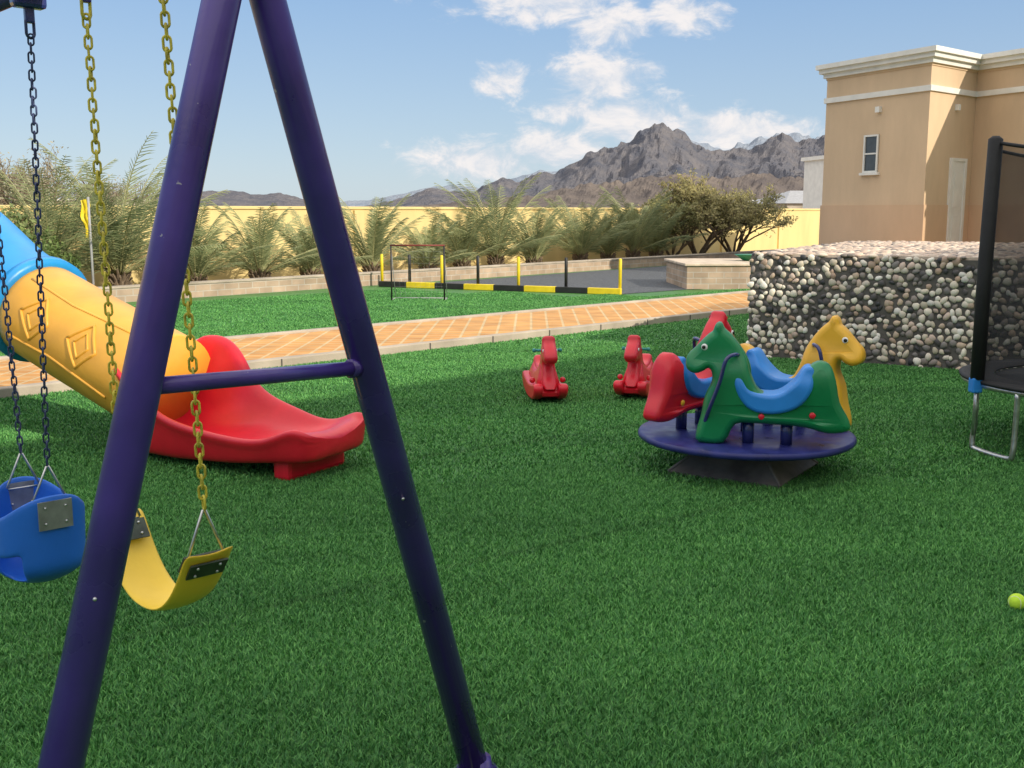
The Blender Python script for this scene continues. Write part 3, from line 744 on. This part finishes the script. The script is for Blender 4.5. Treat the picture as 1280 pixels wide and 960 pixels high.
# ---------------------------------------------------------------- palms and trees
def leaf_attr(o,vals,c1,c2,name='col'):
    c1=np.array(c1);c2=np.array(c2); v=np.array(vals)[:,None]; C=np.concatenate([c1*(1-v)+c2*v,np.ones((len(v),1))],1)
    at=o.data.color_attributes.new(name,'FLOAT_COLOR','POINT'); at.data.foreach_set('color',C.reshape(-1).astype(np.float32))
def leafmat(name):
    m,t,N,L,b=nt(name); a=N.new('ShaderNodeAttribute'); a.attribute_name='col'; L.new(a.outputs['Color'],b.inputs['Base Color']); b.inputs['Roughness'].default_value=.55; b.inputs['Specular IOR Level'].default_value=.3
    tr=N.new('ShaderNodeBsdfTranslucent'); L.new(a.outputs['Color'],tr.inputs['Color']); ms=N.new('ShaderNodeMixShader'); ms.inputs[0].default_value=.25
    L.new(b.outputs[0],ms.inputs[1]); L.new(tr.outputs[0],ms.inputs[2]); L.new(ms.outputs[0],N['Material Output'].inputs['Surface']); return m
M_leaf=leafmat('foliage'); M_bark=mat('bark',(.20,.15,.10),.9,ns=10,na=.35,bs=30,bd=.8)
mat_rach=mat('frond_stem',(.32,.32,.15),.6)
def palm(x,y,h,r,seed,nf=26):
    rd=random.Random(seed); e=empty('date_palm',(x,y,.06))
    th=.12*h
    ds=[sweep_data([(0,0,0),(0,0,th*.5),(0,0,th)],[.16,.15,.12],10)]
    for k in range(26):
        a=k*2.4; z=th*(.1+.9*k/26); ds.append(sweep_data([(.12*math.cos(a),.12*math.sin(a),z),(.24*math.cos(a),.24*math.sin(a),z+.16)],[.035,.018],5))
    V,F=join(ds); mk('trunk',V,F,M_bark,e)
    LV=[];LF=[];vals=[]; RV=[]
    for k in range(nf):
        az=k*2.399+rd.uniform(-.3,.3); el=R(rd.uniform(24,88) if k>6 else rd.uniform(74,89)); Lf=(h-th)*rd.uniform(.82,1.22)
        Lf=max(Lf,r*1.05)
        base=Vector((.06*math.cos(az),.06*math.sin(az),th)); pts=[base]; dirh=Vector((math.cos(az),math.sin(az),0)); n=14; e_=el
        for i in range(n):
            e_-= (el*.42+R(14))/n*(.3+1.4*i/n)
            v=dirh*math.cos(e_)+Vector((0,0,math.sin(e_))); pts.append(pts[-1]+v*(Lf/n))
        RV.append(sweep_data(pts,[.016*(1-i/(n+1))+.003 for i in range(n+1)],5))
        tone=rd.random()
        side=Vector((-math.sin(az),math.cos(az),0)); nl=34
        for j in range(nl):
            t=.10+.90*j/nl; f=t*n; i=min(int(f),n-1); p=lerp(pts[i],pts[i+1],f-i); tg=(pts[i+1]-pts[i]).normalized(); up=tg.cross(side)*-1
            ll=.31*(h/2.2)*math.sin(math.pi*min(1,(.18+t*.82)))**.6+.06
            for s in(-1,1):
                d_=(tg*.80+side*s*.70+up*(.35+rd.uniform(-.2,.2))+Vector((0,0,rd.uniform(-.10,.02)))).normalized()
                w_=tg*.0115; q=p+d_*ll; o=len(LV)
                LV+=[p-w_,p+w_,lerp(p,q,.55)+w_*.9,q-Vector((0,0,ll*.06)),lerp(p,q,.55)-w_*.9]
                LF.append((o,o+1,o+2,o+3,o+4)); vv=min(1,max(0,tone*.6+rd.random()*.4)); vals+=[vv]*5
    V,F=join(RV); mk('fronds_rachis',V,F,mat_rach,e,True)
    o=mk('leaflets',LV,LF,M_leaf,e); leaf_attr(o,vals,(.11,.15,.07),(.40,.43,.21))
for i,(x,y,h,r) in enumerate([(-7.54,20.8,2.8,1.2),(-8.5,20.0,2.5,1.0),(-6.4,21.9,1.6,.6),(-5.4,23.2,1.8,.9),(-4.5,24.2,1.5,.8),(-3.3,25.5,2.0,.9),(-2.09,27.0,1.5,.7),(-1.3,28.2,1.7,.8),(-.43,28.95,2.5,1.3),(.6,29.8,1.7,.9),(1.99,31.7,2.2,1.0),(2.9,32.8,1.7,.9),(3.75,33.7,2.25,1.1),(4.6,34.7,1.8,.9)]):
    palm(x,y,h,r,i+3,24 if h<2.4 else 30)

def tree(name,loc,h,spread,c1,c2,nleaf,seed,lsize=.05,multi=5,z0=.25):
    rd=random.Random(seed); e=empty(name,loc); ds=[];tips=[]
    def grow(p,d,L_,r,dep):
        n=3; pts=[p]; 
        for i in range(n):
            d=(d+Vector((rd.uniform(-1,1),rd.uniform(-1,1),rd.uniform(-.6,.8)))*.16).normalized(); pts.append(pts[-1]+d*L_/n)
        ds.append(sweep_data(pts,[r*(1-.35*i/n) for i in range(n+1)],5 if dep<3 else 4))
        if dep>=2: tips.extend([(q,L_) for q in pts[1:]])
        if dep<5:
            for k in range(rd.choice((2,3,3))):
                nd=(d+Vector((rd.uniform(-1,1)*spread,rd.uniform(-1,1)*spread,rd.uniform(-.35,.55)))*.75).normalized()
                grow(pts[-1] if k else pts[-2],nd,L_*rd.uniform(.62,.82),r*.6,dep+1)
    for k in range(multi):
        a=k*6.28/multi+rd.random(); grow(Vector((.06*math.cos(a),.06*math.sin(a),0)),Vector((math.cos(a)*spread*.55,math.sin(a)*spread*.55,1)).normalized(),h*z0*1.15,h*.018,0)
    V,F=join(ds); mk('branches',V,F,M_bark,e,True)
    LV=[];LF=[];vals=[]
    for k in range(nleaf):
        q,L_=rd.choice(tips); p=q+Vector((rd.gauss(0,1),rd.gauss(0,1),rd.gauss(0,1)))*L_*.28
        a=Vector((rd.gauss(0,1),rd.gauss(0,1),rd.gauss(0,1))).normalized(); b_=a.orthogonal().normalized(); s=lsize*rd.uniform(.6,1.3); o=len(LV)
        LV+=[p-a*s,p+b_*s*.45,p+a*s,p-b_*s*.45]; LF.append((o,o+1,o+2,o+3)); vals+=[rd.random()]*4
    if nleaf: o=mk('leaves',LV,LF,M_leaf,e); leaf_attr(o,vals,c1,c2)
tree('ghaf_tree',(6.2,36.2,.06),3.3,1.25,(.17,.16,.06),(.44,.38,.16),12000,5,.055,8)
tree('desert_shrub',(5.3,35.9,.06),2.6,1.2,(.13,.15,.05),(.36,.33,.13),6000,8,.05,6)
tree('desert_shrub',(7.6,37.4,.06),3.0,1.2,(.17,.17,.06),(.42,.37,.16),9000,9,.055,8)
tree('bare_tree',(-11.3,24.5,0),3.6,1.0,(.24,.21,.14),(.44,.40,.27),4200,11,.04,8)
tree('bare_tree',(-13.5,27.5,0),3.9,1.0,(.24,.21,.14),(.44,.40,.27),3600,12,.04,7)
tree('bare_tree',(-9.3,25.8,0),3.2,1.0,(.24,.21,.14),(.44,.40,.27),2600,15,.035,7)
tree('green_shrub',(-8.6,19.0,.06),1.6,1.2,(.08,.14,.04),(.24,.32,.10),6000,13,.045,7)
tree('green_shrub',(-9.7,18.4,.06),2.5,1.1,(.10,.15,.05),(.28,.34,.13),9000,14,.05,8)

# ---------------------------------------------------------------- mountains
def mountain_mat(name,ca1,ca2,bd):
    m,t,N,L,b=nt(name)
    g=N.new('ShaderNodeNewGeometry'); n1=N.new('ShaderNodeTexNoise'); n1.inputs['Scale'].default_value=.02; n1.inputs['Detail'].default_value=8; n1.inputs['Roughness'].default_value=.7; L.new(g.outputs['Position'],n1.inputs['Vector'])
    r=N.new('ShaderNodeValToRGB'); e=r.color_ramp.elements; e[0].position=.3;e[1].position=.7; e[0].color=ca1+(1,); e[1].color=ca2+(1,)
    L.new(n1.outputs['Fac'],r.inputs['Fac']); L.new(r.outputs['Color'],b.inputs['Base Color']); b.inputs['Roughness'].default_value=1; b.inputs['Specular IOR Level'].default_value=0
    bp=N.new('ShaderNodeBump'); bp.inputs['Strength'].default_value=1; bp.inputs['Distance'].default_value=bd; L.new(n1.outputs['Fac'],bp.inputs['Height']); L.new(bp.outputs['Normal'],b.inputs['Normal'])
    return m
me_=empty('mountains')
def rangeof(name,sil,Rn,Rc,Rf,m,nu,nr,seed,jg):
    SX=np.array([(a-640)/1350/1.01 for a,b in sil]); SZ=np.array([(-.1576+.9875*(480-b)/1350)/(.9875+.1576*(480-b)/1350) for a,b in sil])
    us=np.linspace(-.8,.8,nu); rs_=np.linspace(Rn,Rf,nr); V=[]; q=2000/Rc
    for r in rs_:
        for u in us:
            x=u*r; y=r
            E=float(np.interp(u,SX,SZ)); t=(r-Rn)/(Rc-Rn)
            g=max(0,t)**.8 if t<=1 else max(0,1-(t-1)*2.2)
            sx_,sy_=x*q,y*q
            wx=sx_+35*noise.noise(Vector((sx_*.006,sy_*.006,4+seed))); wy=sy_+35*noise.noise(Vector((sx_*.006,sy_*.006,9+seed)))
            rg=noise.ridged_multi_fractal(Vector((wx*.0085,wy*.0036,3.1+seed)),.9,2.2,7,1.0,2.0)/2.4
            rg=max(0,min(1.2,rg)); k=min(1,abs(t-1)*3.0)
            jag=noise.ridged_multi_fractal(Vector((wx*.03,wy*.02,5.1+seed)),.9,2.1,4,1.0,2.0)/2.2-.5
            fac=(1-k)*(1.0+jg*jag)+k*(.12+.86*rg+.10*jag)
            V.append((x,y,max(0,E)*Rc*g*fac+jag*4*min(1,t*3)/q-2+1.6*t))
    F=[(j*nu+i,j*nu+i+1,(j+1)*nu+i+1,(j+1)*nu+i) for j in range(nr-1) for i in range(nu-1)]
    mk(name,V,F,m,me_)
sil=[(-1200,250),(-600,240),(-200,248),(0,243),(120,250),(255,238),(290,237),(330,243),(350,240),(385,249),(430,258),(455,257),(480,252),(510,245),(540,234),(562,238),(590,240),(610,228),(630,222),(650,227),(675,213),(692,217),(720,200),(745,186),(770,180),(790,168),(803,161),(825,154),(838,162),(850,164),(868,181),(890,188),(915,184),(935,186),(960,172),(973,166),(995,176),(1015,172),(1030,168),(1080,178),(1150,195),(1300,215),(1600,235),(2200,245)]
rangeof('main_range',sil,1300,2000,2200,mountain_mat('hazy_mountain_rock',(.105,.118,.155),(.245,.225,.225),20),1000,130,0,.14)  # bluish aerial haze is mixed into the rock colour
sil2=[(-1200,240),(-400,236),(-100,244),(100,240),(220,246),(300,244),(400,254),(470,248),(520,238),(560,230),(600,234),(640,222),(680,212),(720,208),(770,190),(860,176),(900,184),(945,170),(990,165),(1030,172),(1100,168),(1300,200),(1700,225),(2200,240)]
rangeof('far_range',sil2,2400,3200,3500,mountain_mat('hazy_far_rock',(.24,.29,.37),(.34,.37,.42),20),600,60,3.3,.10)  # colour paler and bluer: distance haze painted into the base
sil3=[(-1200,262),(380,262),(470,260),(560,252),(620,246),(680,240),(730,228),(790,222),(850,214),(900,222),(950,214),(1000,222),(1060,228),(1200,240),(1500,255),(2200,260)]
rangeof('foothills',sil3,850,1100,1250,mountain_mat('foothill_rock',(.10,.09,.095),(.24,.20,.17),10),700,70,6.1,.25)

# ---------------------------------------------------------------- sky, sun
sh=-n2
w=bpy.data.worlds.new('World'); scene.world=w; w.use_nodes=True; N=w.node_tree.nodes; L=w.node_tree.links
bg=N['Background']; sky=N.new('ShaderNodeTexSky'); sky.sky_type='NISHITA'; sky.sun_disc=False; sky.sun_elevation=SE; sky.sun_rotation=math.atan2(sh.x,sh.y)
sky.air_density=1.0; sky.dust_density=.4; sky.ozone_density=2.5
tc_=N.new('ShaderNodeTexCoord'); sx=N.new('ShaderNodeSeparateXYZ'); L.new(tc_.outputs['Generated'],sx.inputs[0])
def mth(op,a,b=None,clamp=False):
    n=N.new('ShaderNodeMath'); n.operation=op; n.use_clamp=clamp
    for i,v in enumerate((a,b)):
        if v is None: continue
        if not isinstance(v,(int,float)): L.new(v,n.inputs[i])
        else: n.inputs[i].default_value=v
    return n.outputs[0]
def mrange(v,a,b,c=0,d=1,smooth=True):
    n=N.new('ShaderNodeMapRange'); n.interpolation_type='SMOOTHSTEP' if smooth else 'LINEAR'; L.new(v,n.inputs[0])
    for i,q in enumerate((a,b,c,d)): n.inputs[i+1].default_value=q
    return n.outputs[0]
def mixc(f,a,b):
    n=N.new('ShaderNodeMix'); n.data_type='RGBA'
    if isinstance(f,(int,float)): n.inputs[0].default_value=f
    else: L.new(f,n.inputs[0])
    for i,v in((6,a),(7,b)):
        if isinstance(v,tuple): n.inputs[i].default_value=v
        else: L.new(v,n.inputs[i])
    return n.outputs[2]
grad=mixc(mrange(sx.outputs['Z'],0,.24,0,1,False),(3.5,4.3,5.0,1),(1.5,2.75,4.8,1))
base=mixc(.82,sky.outputs[0],grad)
ysafe=mth('MAXIMUM',sx.outputs['Y'],.05)
ca_=mth('DIVIDE',sx.outputs['X'],ysafe); ce=mth('DIVIDE',sx.outputs['Z'],ysafe)
cc=N.new('ShaderNodeCombineXYZ'); L.new(ca_,cc.inputs[0]); L.new(ce,cc.inputs[1])
blobs=[(.03,.190,.12,.038,1.2),(.085,.165,.06,.032,1.15),(.080,.118,.062,.034,1.2),(-.012,.115,.036,.026,1.1),(.11,.080,.075,.032,1.25),(-.03,.045,.10,.028,1.1),(.035,.055,.07,.030,1.15),(.20,.071,.095,.026,1.25),(.155,.175,.05,.03,1.1),(.055,.095,.045,.03,1.1)]
tot=None
for (a,e_,ra,re,amp) in blobs:
    dx=mth('MULTIPLY',mth('SUBTRACT',ca_,a),1/ra); dy=mth('MULTIPLY',mth('SUBTRACT',ce,e_),1/re)
    d=mth('ADD',mth('MULTIPLY',dx,dx),mth('MULTIPLY',dy,dy)); v=mth('MULTIPLY',mth('POWER',2.718,mth('MULTIPLY',d,-1.0)),amp)
    tot=v if tot is None else mth('MAXIMUM',tot,v)
mp=N.new('ShaderNodeMapping'); mp.inputs['Scale'].default_value=(24,40,1); mp.inputs['Rotation'].default_value=(0,0,R(-20)); L.new(cc.outputs[0],mp.inputs[0])
cn=N.new('ShaderNodeTexNoise'); cn.inputs['Scale'].default_value=1; cn.inputs['Detail'].default_value=9; cn.inputs['Roughness'].default_value=.64; cn.inputs['Distortion'].default_value=.4; L.new(mp.outputs[0],cn.inputs['Vector'])
cv=mth('ADD',mth('MULTIPLY',tot,.60),mth('MULTIPLY',cn.outputs['Fac'],1.25))
fac1=mrange(cv,.94,1.32,0,.9)
cl=mixc(mrange(cn.outputs['Fac'],.4,.65),(4.9,5.1,5.5,1),(6.6,6.2,6.0,1))
c1=mixc(fac1,base,cl)
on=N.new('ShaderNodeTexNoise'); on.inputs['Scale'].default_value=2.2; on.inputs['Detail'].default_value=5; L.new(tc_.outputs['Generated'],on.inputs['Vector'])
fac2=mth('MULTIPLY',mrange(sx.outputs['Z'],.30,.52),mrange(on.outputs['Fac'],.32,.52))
c2=mixc(fac2,c1,(10.2,9.7,9.0,1))  # bright overhead clouds, added out of view to raise the ambient light
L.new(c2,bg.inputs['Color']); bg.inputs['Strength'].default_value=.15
w.cycles.sampling_method='MANUAL'; w.cycles.sample_map_resolution=512
sun=bpy.data.lights.new('sun','SUN'); sun.energy=4.0; sun.angle=R(.5); sun.color=(1,.90,.74)
so=bpy.data.objects.new('sun',sun); COL.objects.link(so)
dirn=Vector((sh.x*math.cos(SE),sh.y*math.cos(SE),math.sin(SE))); so.rotation_euler=dirn.to_track_quat('Z','Y').to_euler(); so.location=(5,-5,20)

# ---------------------------------------------------------------- camera
cam=bpy.data.cameras.new('camera'); cam.sensor_width=36; cam.lens=1350/1280*36; cam.clip_start=.05; cam.clip_end=12000
co=bpy.data.objects.new('camera',cam); co.location=(0,0,1.6); co.rotation_euler=(R(90-9.07),0,0); COL.objects.link(co); scene.camera=co
scene.view_settings.view_transform='Standard'; scene.view_settings.look='None'; scene.view_settings.exposure=0
